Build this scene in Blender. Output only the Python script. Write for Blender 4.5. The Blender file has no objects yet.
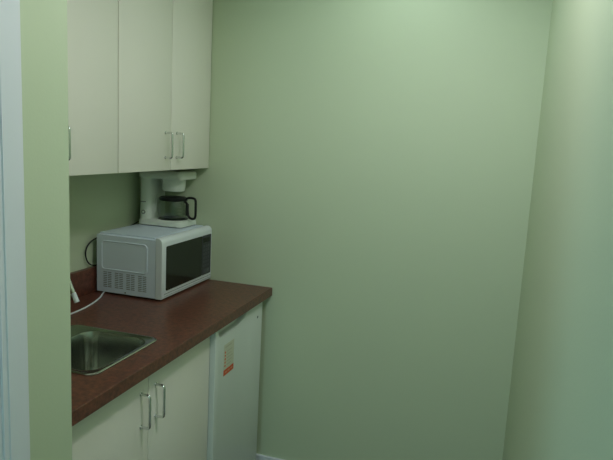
import bpy, bmesh, math
from mathutils import Vector, Matrix
S = bpy.context.scene
C = S.collection
PI = math.pi

# ---------------------------------------------------------------- materials
def mat(name, col, rough=.5, metal=0, bump=0, bscale=200, mottle=None, mscale=60, spec=.5, coat=0, trans=0, ior=1.45):
    m = bpy.data.materials.new(name); m.use_nodes = True
    nt = m.node_tree; b = nt.nodes['Principled BSDF']
    b.inputs['Base Color'].default_value = (*col, 1)
    b.inputs['Roughness'].default_value = rough
    b.inputs['Metallic'].default_value = metal
    b.inputs['Specular IOR Level'].default_value = spec
    b.inputs['Coat Weight'].default_value = coat
    b.inputs['Transmission Weight'].default_value = trans
    b.inputs['IOR'].default_value = ior
    tc = nt.nodes.new('ShaderNodeTexCoord')
    if mottle:
        n = nt.nodes.new('ShaderNodeTexNoise'); n.inputs['Scale'].default_value = mscale
        n.inputs['Detail'].default_value = 6; n.inputs['Roughness'].default_value = .7
        r = nt.nodes.new('ShaderNodeValToRGB')
        r.color_ramp.elements[0].position = .35; r.color_ramp.elements[0].color = (*mottle, 1)
        r.color_ramp.elements[1].position = .65; r.color_ramp.elements[1].color = (*col, 1)
        nt.links.new(tc.outputs['Object'], n.inputs['Vector'])
        nt.links.new(n.outputs['Fac'], r.inputs['Fac']); nt.links.new(r.outputs['Color'], b.inputs['Base Color'])
    if bump:
        n = nt.nodes.new('ShaderNodeTexNoise'); n.inputs['Scale'].default_value = bscale
        n.inputs['Detail'].default_value = 3
        k = nt.nodes.new('ShaderNodeBump'); k.inputs['Strength'].default_value = bump; k.inputs['Distance'].default_value = .002
        nt.links.new(tc.outputs['Object'], n.inputs['Vector'])
        nt.links.new(n.outputs['Fac'], k.inputs['Height']); nt.links.new(k.outputs['Normal'], b.inputs['Normal'])
    return m

GREEN = (.585, .66, .475)
M = dict(
    wall=mat('green_wall_paint', GREEN, .5, bump=.12, bscale=160, spec=.5),
    ceil=mat('ceiling_paint', (.78, .78, .74), .9, bump=.1),
    floor=mat('floor_vinyl', (.16, .14, .12), .5, mottle=(.12, .11, .09), mscale=30),
    trim=mat('white_trim_paint', (.78, .80, .86), .35),
    cream=mat('cream_laminate', (.84, .81, .73), .42, bump=.08, bscale=500),
    edge=mat('cabinet_edge', (.46, .46, .34), .6),
    counter=mat('brown_laminate', (.205, .072, .045), .32, mottle=(.078, .032, .023), mscale=70, bump=.1, bscale=300),
    steel=mat('brushed_steel', (.52, .53, .50), .19, 1, bump=.05, bscale=400),
    chrome=mat('chrome', (.72, .73, .72), .16, 1),
    white=mat('white_plastic', (.76, .80, .84), .35),
    coffeewhite=mat('white_coffee_plastic', (.70, .75, .68), .35),
    mwcase=mat('painted_steel', (.74, .82, .94), .40, bump=.05, bscale=500),
    fridge=mat('white_enamel', (.66, .70, .66), .32, bump=.12, bscale=350),
    black=mat('black_plastic', (.012, .013, .012), .35),
    blackglass=mat('dark_window', (.014, .018, .012), .12, spec=.45),
    panel=mat('control_panel', (.030, .034, .042), .3),
    button=mat('panel_button', (.075, .08, .095), .4),
    slot=mat('vent_shadow', (.26, .28, .30), .7),
    grey=mat('grey_plastic', (.20, .22, .21), .5),
    red=mat('orange_red_print', (.72, .11, .035), .55),
    paper=mat('label_paper', (.62, .62, .50), .5),
    ink=mat('faint_ink', (.50, .48, .38), .6),
    pinkink=mat('pale_print', (.75, .35, .22), .6),
    rubber=mat('rubber', (.03, .03, .03), .8),
    brown=mat('door_leaf', (.60, .64, .66), .5),
)
g = bpy.data.materials.new('carafe_glass'); g.use_nodes = True
nt = g.node_tree; nt.nodes.clear()
o_ = nt.nodes.new('ShaderNodeOutputMaterial'); mx = nt.nodes.new('ShaderNodeMixShader'); lw = nt.nodes.new('ShaderNodeLayerWeight'); lw.inputs['Blend'].default_value = .25
fr = nt.nodes.new('ShaderNodeMath'); fr.operation = 'MULTIPLY_ADD'; fr.inputs[1].default_value = .45; fr.inputs[2].default_value = .09
nt.links.new(lw.outputs['Facing'], fr.inputs[0])
t_ = nt.nodes.new('ShaderNodeBsdfTransparent'); t_.inputs['Color'].default_value = (.74, .79, .74, 1)
gl = nt.nodes.new('ShaderNodeBsdfGlossy'); gl.inputs['Roughness'].default_value = .05
nt.links.new(fr.outputs[0], mx.inputs[0]); nt.links.new(t_.outputs[0], mx.inputs[1]); nt.links.new(gl.outputs[0], mx.inputs[2])
nt.links.new(mx.outputs[0], o_.inputs['Surface']); M['glass'] = g
def emit(name, col, s):
    m = bpy.data.materials.new(name); m.use_nodes = True; b = m.node_tree.nodes['Principled BSDF']
    b.inputs['Emission Color'].default_value = (*col, 1); b.inputs['Emission Strength'].default_value = s
    return m
M['bulb'] = emit('lamp_glow', (1, .97, .85), 3)

# ---------------------------------------------------------------- helpers
def box(bm, x0, x1, y0, y1, z0, z1, bev=0, seg=2):
    r = bmesh.ops.create_cube(bm, size=1)
    vs = r['verts']
    bmesh.ops.scale(bm, vec=(abs(x1-x0), abs(y1-y0), abs(z1-z0)), verts=vs)
    bmesh.ops.translate(bm, vec=((x0+x1)/2, (y0+y1)/2, (z0+z1)/2), verts=vs)
    if bev:
        es = list({e for v in vs for e in v.link_edges})
        bmesh.ops.bevel(bm, geom=es, offset=bev, segments=seg, affect='EDGES', profile=.5)
def tube(bm, pts, r, n=10, radii=None, cap=True):
    pts = [Vector(p) for p in pts]; rings = []
    up = None
    for i, p in enumerate(pts):
        a = pts[max(0, i-1)]; b = pts[min(len(pts)-1, i+1)]
        t = (b-a).normalized()
        if up is None:
            up = t.orthogonal().normalized()
        up = (up - t*up.dot(t)).normalized()
        s = t.cross(up); rr = radii[i] if radii else r
        rings.append([bm.verts.new(p + (up*math.cos(2*PI*k/n) + s*math.sin(2*PI*k/n))*rr) for k in range(n)])
    for a, b in zip(rings, rings[1:]):
        for k in range(n): bm.faces.new((a[k], a[(k+1) % n], b[(k+1) % n], b[k]))
    if cap:
        bm.faces.new(rings[0][::-1]); bm.faces.new(rings[-1])
def smooth_path(pts, k=6):
    pts = [Vector(p) for p in pts]; out = []
    P = [pts[0]] + pts + [pts[-1]]
    for i in range(1, len(P)-2):
        a, b, c, d = P[i-1:i+3]
        for j in range(k):
            t = j/k
            out.append(.5*((2*b) + (c-a)*t + (2*a-5*b+4*c-d)*t*t + (3*b-a-3*c+d)*t**3))
    out.append(pts[-1]); return out
def lathe(bm, prof, cx, cy, n=32, close=True):
    rings = [[bm.verts.new((cx+r*math.cos(2*PI*k/n), cy+r*math.sin(2*PI*k/n), z)) for k in range(n)] for r, z in prof]
    for a, b in zip(rings, rings[1:]):
        for k in range(n): bm.faces.new((a[k], a[(k+1) % n], b[(k+1) % n], b[k]))
    if close:
        bm.faces.new(rings[0][::-1]); bm.faces.new(rings[-1])
def obj(name, bm, m, parent=None, smooth=True, bev=0):
    bmesh.ops.recalc_face_normals(bm, faces=bm.faces)
    me = bpy.data.meshes.new(name); bm.to_mesh(me); bm.free()
    o = bpy.data.objects.new(name, me); C.objects.link(o)
    me.materials.append(M[m] if isinstance(m, str) else m)
    if smooth:
        for p in me.polygons: p.use_smooth = True
        if hasattr(me, 'set_sharp_from_angle'): me.set_sharp_from_angle(angle=math.radians(38))
    if parent:
        o.parent = parent
        d = Vector((0, 0, 0)); q = parent
        while q: d += q.location; q = q.parent
        me.transform(Matrix.Translation(-d))
    if bev:
        b = o.modifiers.new('bevel', 'BEVEL'); b.width = bev; b.segments = 3; b.limit_method = 'ANGLE'
    return o
def thing(name, loc, label, cat, group=None):
    o = bpy.data.objects.new(name, None); C.objects.link(o); o.location = loc; o.empty_display_size = .05
    return tag(o, label, cat, group)
def tag(o, label, cat, group=None):
    o['label'] = label; o['category'] = cat
    if group: o['group'] = group
    return o
def struct(name, m, boxes, bev=0, label=None):
    bm = bmesh.new()
    for b in boxes: box(bm, *b)
    o = obj(name, bm, m, smooth=False, bev=bev); o['kind'] = 'structure'
    return o
def bx(name, m, parent, *b, bev=0, seg=2):
    bm = bmesh.new(); box(bm, *b, bev=bev, seg=seg); return obj(name, bm, m, parent)

# ---------------------------------------------------------------- setting
H = .91; XR = 1.693; XL = .65; YB = -4.6; CZ = 2.44; YS = -1.328
struct('wall_back', 'wall', [(-.1, XR+.1, 0, .1, 0, CZ)])                      # the big wall ahead
struct('wall_right', 'wall', [(XR, XR+.1, YB-.1, 0, 0, CZ)])
struct('wall_nook', 'wall', [(-.1, 0, YS-.11, 0, 0, CZ)])                       # behind the cabinets
D0, D1, DH = -1.545, -2.325, 2.05                                              # doorway in the left wall
struct('wall_left', 'wall', [(0, XL, YS-.11, YS, 0, CZ), (XL-.11, XL, D0, YS-.11, 0, CZ),
                             (XL-.11, XL, D1, D0, DH, CZ), (XL-.11, XL, YB, D1, 0, CZ)])
W0, W1, WZ0, WZ1 = .78, 1.56, .9, 2.15
struct('wall_front', 'wall', [(XL-.11, XR+.1, YB-.1, YB, 0, WZ0), (XL-.11, XR+.1, YB-.1, YB, WZ1, CZ),
                              (XL-.11, W0, YB-.1, YB, WZ0, WZ1), (W1, XR+.1, YB-.1, YB, WZ0, WZ1)])
struct('floor', 'floor', [(-1.6, XR+.1, YB-.1, .1, -.1, 0)])
struct('ceiling', 'ceil', [(-1.6, XR+.1, YB-.1, .1, CZ, CZ+.1)])
w = struct('unseen_window_1', 'trim', [(W0, W1, YB-.08, YB-.02, WZ0, WZ0+.04), (W0, W1, YB-.08, YB-.02, WZ1-.04, WZ1),
                                (W0, W0+.04, YB-.08, YB-.02, WZ0, WZ1), (W1-.04, W1, YB-.08, YB-.02, WZ0, WZ1)])  # unseen window behind the camera, added to bring in cool light
bx('pane', 'glass', w, W0+.03, W1-.03, YB-.053, YB-.047, WZ0+.03, WZ1-.03)
# baseboards
def baseboard(name, x0, x1, y0, y1):
    return struct(name, 'trim', [(x0, x1, y0, y1, 0, .093)], bev=.004)
baseboard('baseboard_back', .0, XR, -.013, 0)
baseboard('baseboard_right', XR-.013, XR, YB, -.013)
baseboard('baseboard_left', XL, XL+.013, D1-.085, YB)
# door casing, stepped moulding
Y = -1.470
struct('trim_1', 'trim', [(XL, XL+.012, Y-.078, Y, 0, DH+.078), (XL+.012, XL+.017, Y-.070, Y-.010, 0, DH+.070), (XL+.017, XL+.020, Y-.058, Y-.016, 0, DH+.058),
                          (XL, XL+.016, D1-.075, D1+.003, 0, DH+.078), (XL, XL+.016, D1, Y-.078, DH, DH+.078),
                          (XL-.12, XL, D0-.012, D0, 0, DH), (XL-.12, XL, D1, D1+.012, 0, DH), (XL-.12, XL, D1+.012, D0-.012, DH-.012, DH)])
# side room behind the open doorway; its unseen window is added for blue light
SX, SY0, SY1, V0, V1 = -1.5, -3.6, YS-.11, -3.2, -2.0
struct('wall_side', 'trim', [(SX-.1, SX, SY0, V0, 0, CZ), (SX-.1, SX, V1, SY1, 0, CZ), (SX-.1, SX, V0, V1, 0, .85), (SX-.1, SX, V0, V1, 2.15, CZ),
                             (SX-.1, XL-.11, SY0-.1, SY0, 0, CZ), (SX-.1, -.1, SY1, SY1+.1, 0, CZ)])
w2 = struct('unseen_window_2', 'trim', [(SX-.08, SX-.02, V0, V1, .85, .89), (SX-.08, SX-.02, V0, V1, 2.11, 2.15), (SX-.08, SX-.02, V0, V0+.04, .85, 2.15), (SX-.08, SX-.02, V1-.04, V1, .85, 2.15)])
bx('pane', 'glass', w2, SX-.053, SX-.047, V0+.03, V1-.03, .88, 2.12)

# ---------------------------------------------------------------- wire pull
def pull(parent, x, y, z0, z1, pr=.031, r=.0043):
    bm = bmesh.new(); c = .009
    pts = [(x, y, z1), (x+pr-c, y, z1)]
    pts += [(x+pr-c+c*math.sin(a), y, z1-c+c*math.cos(a)) for a in [PI/8, PI/4, 3*PI/8]]
    pts += [(x+pr, y, z1-c), (x+pr, y, z0+c)]
    pts += [(x+pr-c+c*math.cos(a), y, z0+c-c*math.sin(a)) for a in [PI/8, PI/4, 3*PI/8]]
    pts += [(x+pr-c, y, z0), (x, y, z0)]
    tube(bm, pts, r, 12)
    for z in (z0, z1): tube(bm, [(x, y, z), (x+.002, y, z)], .0065, 14)
    return obj('handle', bm, 'chrome', parent)

# ---------------------------------------------------------------- upper cabinets
def upper(y0, y1, seam, hys, label):
    t = thing('wall_cabinet', (0, (y0+y1)/2, 1.4285), label, 'cabinet', 'cream wall cabinets')
    bm = bmesh.new(); z0, z1, xd = 1.4315, 2.20, .293
    box(bm, .001, xd, y0, y0+.016, z0, z1); box(bm, .001, xd, y1-.016, y1, z0, z1)
    box(bm, .001, xd, y0+.016, y1-.016, z0, z0+.016); box(bm, .001, xd, y0+.016, y1-.016, z1-.016, z1)
    box(bm, .001, .008, y0+.016, y1-.016, z0+.016, z1-.016)
    box(bm, .008, xd-.02, y0+.016, y1-.016, 1.80, 1.816)
    obj('body', bm, 'edge', t, smooth=False)
    for a, b, hy in ((y0+.001, seam-.0016, hys[0]), (seam+.0016, y1-.001, hys[1])):
        dr = bx('door', 'cream', t, .294, .312, a, b, 1.4285, 2.197, bev=.0012)
        if hy is not None: pull(dr, .312, hy, 1.479, 1.576)
    return t
upper(-.6765, -.004, -.3355, (-.377, -.292), 'cream two-door wall cabinet at the end wall, above the coffee maker')
upper(-1.326, -.6790, -.998, (-1.038, -.957), 'cream wall cabinet half hidden by the green wall edge, above the sink')

# ---------------------------------------------------------------- base cabinet
yb0, yb1, ysm = -1.325, -.531, -.935
t = thing('base_cabinet', (.3, (yb0+yb1)/2, 0), 'cream two-door base cabinet under the brown worktop, left of the fridge', 'cabinet')
bm = bmesh.new(); zt = .870
box(bm, .002, .585, yb0, yb0+.016, .1, zt); box(bm, .002, .585, yb1-.016, yb1, 0.0, zt)
box(bm, .002, .585, yb0+.016, yb1-.016, .1, .116); box(bm, .002, .008, yb0+.016, yb1-.016, .116, zt)
box(bm, .565, .585, yb0+.016, yb1-.016, zt-.06, zt)
obj('body', bm, 'edge', t, smooth=False)
bx('toe_kick', 'edge', t, .51, .525, yb0, yb1-.018, 0, .1)
for a, b, hy in ((yb0+.001, ysm-.0012, -.976), (ysm+.0012, yb1, -.897)):
    dr = bx('door', 'cream', t, .587, .605, a, b, .103, .862, bev=.0012)
    pull(dr, .605, hy, .697, .801)

# ---------------------------------------------------------------- worktop with sink cut-out
xs = [.001, .255, .545, .6455]; ys = [-1.3265, -1.122, -.822, -.002]; zb = H-.038
bm = bmesh.new(); V = {}
for i, x in enumerate(xs):
    for j, y in enumerate(ys):
        for k, z in enumerate((zb, H)): V[i, j, k] = bm.verts.new((x, y, z))
for i in range(3):
    for j in range(3):
        if (i, j) == (1, 1): continue
        for k in (0, 1): bm.faces.new([V[i, j, k], V[i+1, j, k], V[i+1, j+1, k], V[i, j+1, k]])
def side(a, b): bm.faces.new([V[(*a, 0)], V[(*b, 0)], V[(*b, 1)], V[(*a, 1)]])
for k in range(3):
    side((k, 0), (k+1, 0)); side((k, 3), (k+1, 3)); side((0, k), (0, k+1)); side((3, k), (3, k+1))
side((1, 1), (2, 1)); side((1, 2), (2, 2)); side((1, 1), (1, 2)); side((2, 1), (2, 2))
wt = obj('worktop', bm, 'counter', smooth=False)
bv = wt.modifiers.new('bevel', 'BEVEL'); bv.width = .0025; bv.segments = 2; bv.limit_method = 'ANGLE'
tag(wt, 'speckled reddish-brown laminate worktop running over cabinet and fridge to the end wall', 'worktop')
bm = bmesh.new(); box(bm, .001, .0215, -1.3265, -.002, H+.0004, 1.0147, bev=.0015)
tag(obj('backsplash', bm, 'counter'), 'low reddish-brown upstand strip along the green wall behind the worktop', 'backsplash')

# ---------------------------------------------------------------- sink
def rrect(x0, x1, y0, y1, r, n=8):
    out = []
    for cx, cy, a0 in ((x1-r, y1-r, 0), (x0+r, y1-r, PI/2), (x0+r, y0+r, PI), (x1-r, y0+r, 3*PI/2)):
        for k in range(n+1):
            a = a0 + PI/2*k/n; out.append((cx+r*math.cos(a), cy+r*math.sin(a)))
    return out
sk = thing('kitchen_sink', (.40, -.97, H), 'small square stainless steel sink set into the brown worktop', 'sink')
bm = bmesh.new()
O = (.228, .564, -1.140, -.806); I = (.307, .543, -1.114, -.829)
loops = [(O, .030, H+.0005), (O, .030, H+.003)]
def ins(R, d): return (R[0]+d, R[1]-d, R[2]+d, R[3]-d)
loops += [(ins(O, .003), .030, H+.0055), (ins(O, .006), .030, H+.0055), (ins(O, .010), .030, H+.003), (ins(I, -.006), .054, H+.003), (ins(I, -.002), .05, H+.0015),
          (ins(I, 0), .05, H-.006), (ins(I, .004), .048, H-.06), (ins(I, .008), .046, H-.115), (ins(I, .016), .042, H-.135), (ins(I, .034), .034, H-.145), (ins(I, .10), .012, H-.149)]
prev = None
for R, r, z in loops:
    ring = [bm.verts.new((x, y, z)) for x, y in rrect(*R, r)]
    if prev:
        n = len(ring)
        for k in range(n): bm.faces.new((prev[k], prev[(k+1) % n], ring[(k+1) % n], ring[k]))
    prev = ring
bm.faces.new(prev)
obj('basin', bm, 'steel', sk)
bm = bmesh.new(); cx, cy = (I[0]+I[1])/2, (I[2]+I[3])/2
lathe(bm, [(.040, H-.1485), (.040, H-.1455), (.032, H-.1455), (.026, H-.149)], cx, cy); obj('drain', bm, 'chrome', sk)
# faucet on the rear deck
fc = thing('faucet', (.266, -.95, H+.003), 'chrome swan-neck faucet mostly hidden behind the green wall edge, over the sink', 'faucet')
bm = bmesh.new(); lathe(bm, [(.026, H+.003), (.026, H+.010), (.018, H+.016), (.015, H+.05), (.010, H+.055)], .266, -.95); obj('base', bm, 'chrome', fc)
bm = bmesh.new()
neck = smooth_path([(.266, -.95, H+.05), (.266, -.95, 1.06), (.275, -.948, 1.125), (.292, -.948, 1.138), (.318, -.946, 1.118), (.333, -.945, 1.089), (.346, -.945, 1.060)])
tube(bm, neck, .0065, 12); obj('spout', bm, 'chrome', fc)
bm = bmesh.new(); tube(bm, [(.341, -.945, 1.070), (.354, -.944, 1.042)], .0080, 14); obj('aerator', bm, 'white', fc)
bm = bmesh.new(); tube(bm, [(.266, -.95, .965), (.266, -1.0, .985), (.266, -1.03, 1.0)], .005, 10); obj('lever', bm, 'chrome', fc)

# ---------------------------------------------------------------- microwave
mx0, mx1, my0, my1, mz0, mz1 = .034, .338, -.431, -.008, .919, 1.165
mw = thing('microwave_oven', (.19, -.215, H), 'white countertop microwave with dark glass front, on the worktop corner', 'microwave')
bm = bmesh.new(); box(bm, mx0, .307, my0, my1, mz0, mz1-.001)
es = [e for e in bm.edges if all(v.co.z > 1.1 for v in e.verts)]
bmesh.ops.bevel(bm, geom=es, offset=.009, segments=3, affect='EDGES')
obj('casing', bm, 'mwcase', mw)
# front frame with a rounded top edge and a window opening
bm = bmesh.new(); rr = .022
prof = [(.3085, mz0-.002), (mx1-.004, mz0-.002), (mx1-.001, mz0), (mx1, mz0+.004)] + \
       [(mx1-rr+rr*math.cos(t), mz1-rr+rr*math.sin(t)) for t in [PI/2*k/8 for k in range(9)]] + [(.3085, mz1)]
caps = [[bm.verts.new((x, y, z)) for x, z in prof] for y in (my0-.001, my1+.001)]
for k in range(len(prof)): bm.faces.new((caps[0][k], caps[0][(k+1) % len(prof)], caps[1][(k+1) % len(prof)], caps[1][k]))
bm.faces.new(caps[0][::-1]); bm.faces.new(caps[1])
ff = obj('front_frame', bm, 'white', mw, bev=.002)
def plate(name, m, parent, x0, x1, y0, y1, z0, z1, r, n=6):
    bm = bmesh.new(); pts = rrect(y0, y1, z0, z1, r, n)
    a = [bm.verts.new((x0, p, q)) for p, q in pts]; b = [bm.verts.new((x1, p, q)) for p, q in pts]
    k = len(a)
    for i in range(k): bm.faces.new((a[i], a[(i+1) % k], b[(i+1) % k], b[i]))
    bm.faces.new(a[::-1]); bm.faces.new(b)
    return obj(name, bm, m, parent)
plate('door_window', 'blackglass', mw, .335, .3400, -.402, -.104, .949, 1.130, .006)
cp = plate('control_panel', 'panel', mw, .335, .3398, -.1025, -.018, .949, 1.130, .006)
plate('display', 'blackglass', cp, .3398, .3404, -.094, -.033, 1.098, 1.118, .002)
bm = bmesh.new()
for r in range(6):
    for c in range(3): box(bm, .3398, .3406, -.092+c*.021, -.077+c*.021, .985+r*.018, .996+r*.018)
obj('keypad', bm, 'button', cp, smooth=False)
bx('open_button', 'button', cp, .3398, .3416, -.090, -.036, .957, .975, bev=.0006)
bx('door_groove', 'slot', mw, .3375, .3386, -.415, -.012, .9355, .938)
bx('lower_seam', 'slot', mw, .3375, .3386, -.415, -.012, .926, .9272)
# raised frame on the side panel
bm = bmesh.new()
def side_ring(r0, r1, yy):
    a = rrect(*r0[:4], r0[4]); b = rrect(*r1[:4], r1[4]); n = len(a)
    oa = [bm.verts.new((p, my0, q)) for p, q in a]
    ma = [bm.verts.new((p, yy, q)) for p, q in [((u[0]+v[0])/2, (u[1]+v[1])/2) for u, v in zip(a, b)]]
    ob = [bm.verts.new((p, my0, q)) for p, q in b]
    for s, t_ in ((oa, ma), (ma, ob)):
        for k in range(n): bm.faces.new((s[k], s[(k+1) % n], t_[(k+1) % n], t_[k]))
side_ring((.056, .272, 1.013, 1.134, .016), (.061, .267, 1.018, 1.129, .012), my0-.003)
obj('side_emboss', bm, 'mwcase', mw)
bm = bmesh.new()
for gI in range(4):
    for c in range(2):
        for r in range(9):
            x = .066 + gI*.0545 + c*.021
            box(bm, x, x+.017, my0-.0008, my0+.001, .9405+r*.0075, .9437+r*.0075)
obj('side_vent', bm, 'slot', mw, smooth=False)
bm = bmesh.new(); tube(bm, [(.170, my0+.001, .926), (.170, my0-.002, .926)], .003, 10); obj('screw', bm, 'grey', mw)
for x in (.07, .29):
    for y in (-.38, -.05):
        bm = bmesh.new(); lathe(bm, [(.012, H), (.014, mz0-.001)], x, y, 14); obj('foot', bm, 'rubber', mw)

# ---------------------------------------------------------------- coffee maker
zt = mz1-.001+.0012
cm = thing('coffee_maker', (.15, -.08, zt), 'white drip coffee maker standing on top of the microwave', 'coffee maker')
cy0, cy1 = -.166, -.012; yc = (cy0+cy1)/2
def rprof(name, m, rx0, rx1, y0, y1, levels, r, parent):
    bm = bmesh.new(); prev = None; first = None
    for d, z in levels:
        ring = [bm.verts.new((x, y, z)) for x, y in rrect(rx0+d, rx1-d, y0+d, y1-d, max(r-d, .004))]
        if prev:
            for k in range(len(ring)): bm.faces.new((prev[k], prev[(k+1) % len(ring)], ring[(k+1) % len(ring)], ring[k]))
        else: first = ring
        prev = ring
    bm.faces.new(first[::-1]); bm.faces.new(prev)
    return obj(name, bm, m, parent)
rprof('sole', 'rubber', .050, .265, cy0+.003, cy1-.003, [(0, zt), (0, zt+.003)], .02, cm)
rprof('base', 'coffeewhite', .046, .269, cy0-.004, cy1, [(0, zt+.003), (0, zt+.018), (.003, zt+.024), (.010, zt+.028)], .026, cm)
rprof('water_tank', 'coffeewhite', .048, .106, cy0+.002, cy1-.002, [(0, zt+.018), (.001, zt+.215)], .026, cm)
hd = rprof('head', 'coffeewhite', .046, .262, cy0, cy1, [(.004, zt+.210), (.0, zt+.216), (0, zt+.238), (.004, zt+.244), (.012, zt+.247)], .020, cm)
rprof('lid', 'coffeewhite', .050, .150, cy0+.012, cy1-.012, [(0, zt+.246), (.003, zt+.252)], .014, hd)
bcx = .183
bm = bmesh.new(); lathe(bm, [(.047, zt+.155), (.051, zt+.160), (.054, zt+.212)], bcx, yc, 36); obj('filter_basket', bm, 'coffeewhite', cm)
bm = bmesh.new(); lathe(bm, [(.066, zt+.0275), (.066, zt+.031), (.060, zt+.0315)], bcx, yc, 36); obj('warming_plate', bm, 'black', cm)
bm = bmesh.new(); tube(bm, [(.077, cy0+.004, zt+.058), (.077, cy0-.001, zt+.058)], .0095, 20); sw = obj('switch', bm, 'grey', cm)
bx('switch_rocker', 'coffeewhite', sw, .072, .082, cy0-.003, cy0, zt+.054, zt+.063, bev=.001)
bx('maker_badge', 'grey', cm, .062, .088, cy0+.0008, cy0+.003, zt+.102, zt+.106)
bm = bmesh.new()
box(bm, .104, .1085, yc-.022, yc+.022, zt+.06, zt+.13, bev=.001); obj('level_window', bm, 'coffeewhite', cm)
# carafe
ca = thing('coffee_carafe', (bcx, yc, zt+.0318), 'empty glass coffee carafe with black lid and handle, on the coffee maker hotplate', 'carafe')
z = zt+.0322
bm = bmesh.new(); lathe(bm, [(.056, z), (.063, z+.005), (.067, z+.020), (.068, z+.040), (.066, z+.060), (.062, z+.076), (.060, z+.084)], bcx, yc, 40, close=False)
ring = [v for v in bm.verts if abs(v.co.z-z) < 1e-6]; bm.faces.new(ring)
obj('glass_bowl', bm, 'glass', ca)
bm = bmesh.new(); lathe(bm, [(.0615, z+.080), (.0630, z+.081), (.0630, z+.085), (.0615, z+.086)], bcx, yc, 36); obj('collar', bm, 'black', ca)
bm = bmesh.new(); lathe(bm, [(.0635, z+.0865), (.064, z+.090), (.055, z+.096), (.015, z+.099)], bcx, yc, 36); obj('lid', bm, 'black', ca)
hdx = bcx+.045; ang = math.radians(-8)
def hp(r, zz): return (bcx+r*math.cos(ang), yc+r*math.sin(ang), z+zz)
bm = bmesh.new(); tube(bm, smooth_path([hp(.062, .083), hp(.080, .096), hp(.106, .098), hp(.121, .090), hp(.123, .055), hp(.122, .018), hp(.112, .006), hp(.094, .008), hp(.083, .020), hp(.079, .045), hp(.078, .066), hp(.064, .080)]), .0056, 10); tube(bm, [hp(.077, .018), hp(.077, .070)], .0075, 12); obj('handle', bm, 'black', ca)
bm = bmesh.new()
for k, zz in enumerate((.028, .042, .056)):
    a = math.radians(-45)
    for j in range(4):
        b = a + j*.07
        p = Vector((bcx+.0683*math.cos(b), yc+.0683*math.sin(b), z+zz-.002)); q = p.copy(); q.z += .0012
        b2 = b+.07; p2 = Vector((bcx+.0683*math.cos(b2), yc+.0683*math.sin(b2), p.z)); q2 = p2.copy(); q2.z = q.z
        bm.faces.new([bm.verts.new(v) for v in (p, p2, q2, q)])
obj('level_marks', bm, 'ink', ca)

# ---------------------------------------------------------------- cords
bm = bmesh.new()
tube(bm, smooth_path([(.050, -.400, H+.0032), (.072, -.445, H+.0032), (.100, -.50, H+.0032), (.126, -.58, H+.0032), (.139, -.65, H+.0032), (.143, -.724, H+.0032), (.13, -.80, H+.0032), (.10, -.90, H+.0032), (.06, -1.0, H+.0032), (.04, -1.10, H+.0032)]), .0032, 10)
tag(obj('power_cord', bm, 'white'), 'white power cord lying on the worktop beside the microwave', 'cord')
bm = bmesh.new()
tube(bm, smooth_path([(.036, -.10, zt+.02), (.024, -.12, zt+.005), (.014, -.20, 1.150), (.012, -.32, 1.140), (.012, -.395, 1.134), (.012, -.440, 1.122), (.012, -.466, 1.100), (.012, -.472, 1.068), (.012, -.452, 1.034), (.018, -.420, 1.021), (.027, -.34, 1.02)]), .003, 10)
tag(obj('power_cord', bm, 'black'), 'black power cord looping against the green wall behind the microwave', 'cord')

# ---------------------------------------------------------------- small fridge
fx, fy0, fy1, fz = .626, -.527, -.068, .864
fg = thing('refrigerator', (.33, (fy0+fy1)/2, 0), 'small white under-counter refrigerator with an orange label, between cabinet and end wall', 'refrigerator')
bx('body', 'fridge', fg, .06, .570, fy0, fy1, .012, .855, bev=.006)
bx('gasket', 'grey', fg, .570, .576, fy0+.006, fy1-.006, .05, .850)
bm = bmesh.new(); n = 24; rows = []
for i in range(n+1):
    y = fy0 + (fy1-fy0)*i/n; s = i/n
    dz = 0
    if .04 < s < .74:
        e = min(1, (s-.04)/.05, (.74-s)/.32); dz = .040*(e*e*(3-2*e))
    prof = [(.576, .05), (fx-.012, .05), (fx-.003, .053), (fx, .062), (fx, fz-.006-dz*1.15), (fx-.003, fz-.002-dz), (fx-.006-.002*min(1, dz*60), fz-dz*.97), (fx-.024, fz-dz*.90), (fx-.028, fz), (.576, fz)]
    rows.append([bm.verts.new((x, y, z_)) for x, z_ in prof])
for a, b in zip(rows, rows[1:]):
    m_ = len(a)
    for k in range(m_): bm.faces.new((a[k], a[(k+1) % m_], b[(k+1) % m_], b[k]))
bm.faces.new(rows[0][::-1]); bm.faces.new(rows[-1])
dr = obj('door', bm, 'fridge', fg)
b = dr.modifiers.new('bevel', 'BEVEL'); b.width = .004; b.segments = 3; b.limit_method = 'ANGLE'; b.angle_limit = math.radians(60)
bm = bmesh.new(); tube(bm, [(fx-.001, -.122, .803), (fx+.002, -.122, .803)], .0055, 16); obj('door_lock', bm, 'grey', dr)
lab = plate('energy_label', 'paper', dr, fx-.0002, fx+.0004, -.453, -.362, .657, .782, .003)
bx('red_band', 'red', lab, fx+.0004, fx+.0007, -.453, -.362, .657, .680)
bm = bmesh.new()
for k in range(5): tube(bm, [(fx+.0004, -.441, .696+k*.0135), (fx+.0008, -.441, .696+k*.0135)], .0048, 10)
obj('red_dots', bm, 'red', lab)
bm = bmesh.new()
for k in range(5): box(bm, fx+.0004, fx+.0006, -.428, -.385+.006*(k % 3), .6945+k*.0135, .6975+k*.0135)
box(bm, fx+.0004, fx+.0006, -.440, -.385, .768, .772)
obj('print_lines', bm, 'ink', lab, smooth=False)
bm = bmesh.new()
for k in range(3): box(bm, fx+.0007, fx+.0009, -.440+k*.025, -.422+k*.025, .666, .671)
obj('band_print', bm, 'pinkink', lab, smooth=False)
for x in (.10, .53):
    for y in (fy0+.04, fy1-.04):
        bm = bmesh.new(); lathe(bm, [(.018, 0), (.018, .013)], x, y, 14); obj('foot', bm, 'rubber', fg)

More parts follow.
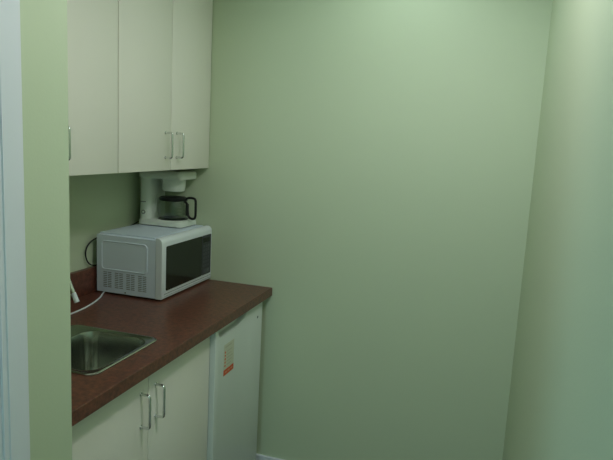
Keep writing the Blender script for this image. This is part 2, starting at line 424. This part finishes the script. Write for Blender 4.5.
# ---------------------------------------------------------------- ceiling lamps
def downlight(x, y, p, label, col=(.84, 1, .97), size=.06, cone=178):
    t = thing('ceiling_light', (x, y, CZ), label, 'ceiling light', 'recessed ceiling lights')
    bm = bmesh.new(); lathe(bm, [(.085, CZ-.0005), (.088, CZ-.006), (.068, CZ-.009), (.064, CZ-.003)], x, y, 36, close=False); obj('trim_ring', bm, 'trim', t)
    bm = bmesh.new(); lathe(bm, [(.064, CZ-.0035), (.064, CZ-.0015)], x, y, 30); obj('bulb', bm, 'bulb', t)
    l = bpy.data.lights.new('lamp', 'SPOT'); l.energy = p; l.color = col; l.spot_size = math.radians(cone); l.spot_blend = .6; l.shadow_soft_size = size
    lo = bpy.data.objects.new('lamp', l); C.objects.link(lo); lo.parent = t; lo.location = (0, 0, -.03)
downlight(1.17, -.42, 6.6, 'round recessed ceiling light close to the end wall')
downlight(1.42, -1.15, 29, 'unseen round ceiling light added over the passage to brighten cabinets and end wall', (.97, .98, 1), .12)  # added lamp, lifts the upper doors and the end wall

# area lamps as daylight, outside the two added windows
a = bpy.data.lights.new('daylight', 'AREA'); a.shape = 'RECTANGLE'; a.size = .74; a.size_y = 1.2; a.energy = 32; a.color = (.60, .82, 1)
ao = bpy.data.objects.new('daylight', a); C.objects.link(ao); ao.location = ((W0+W1)/2, YB-.2, (WZ0+WZ1)/2); ao.rotation_euler = (PI/2, 0, 0)
b2 = bpy.data.lights.new('daylight', 'AREA'); b2.shape = 'RECTANGLE'; b2.size = 1.1; b2.size_y = 1.2; b2.energy = 33; b2.color = (.36, .72, 1)
bo = bpy.data.objects.new('daylight', b2); C.objects.link(bo); bo.location = (SX-.25, (V0+V1)/2, 1.5); bo.rotation_euler = (PI/2, 0, -PI/2)
wd = bpy.data.worlds.new('World'); S.world = wd; wd.use_nodes = True
wd.node_tree.nodes['Background'].inputs[0].default_value = (.55, .72, 1, 1); wd.node_tree.nodes['Background'].inputs[1].default_value = .6

# ---------------------------------------------------------------- camera
ya, pi_, ro = math.radians(17.2196), math.radians(8.6511), math.radians(2.9483)
fw = Vector((-math.sin(ya)*math.cos(pi_), math.cos(ya)*math.cos(pi_), -math.sin(pi_)))
r = Vector((math.cos(ya), math.sin(ya), 0)); u = r.cross(fw)
r2 = math.cos(ro)*r + math.sin(ro)*u; u2 = -math.sin(ro)*r + math.cos(ro)*u
cam = bpy.data.cameras.new('camera'); co = bpy.data.objects.new('camera', cam); C.objects.link(co)
cam.sensor_fit = 'HORIZONTAL'; cam.sensor_width = 36; cam.lens = 36*575.4148/613; cam.clip_start = .02
R = Matrix((r2, u2, -fw)).transposed().to_4x4(); R.translation = Vector((1.5293, -2.3807, 1.5664)); co.matrix_world = R
S.camera = co
S.view_settings.view_transform = 'Standard'; S.view_settings.look = 'None'; S.view_settings.exposure = .05; S.view_settings.gamma = 1
S.view_settings.use_curve_mapping = False
S.cycles.max_bounces = 10; S.cycles.diffuse_bounces = 6; S.cycles.sample_clamp_indirect = 4
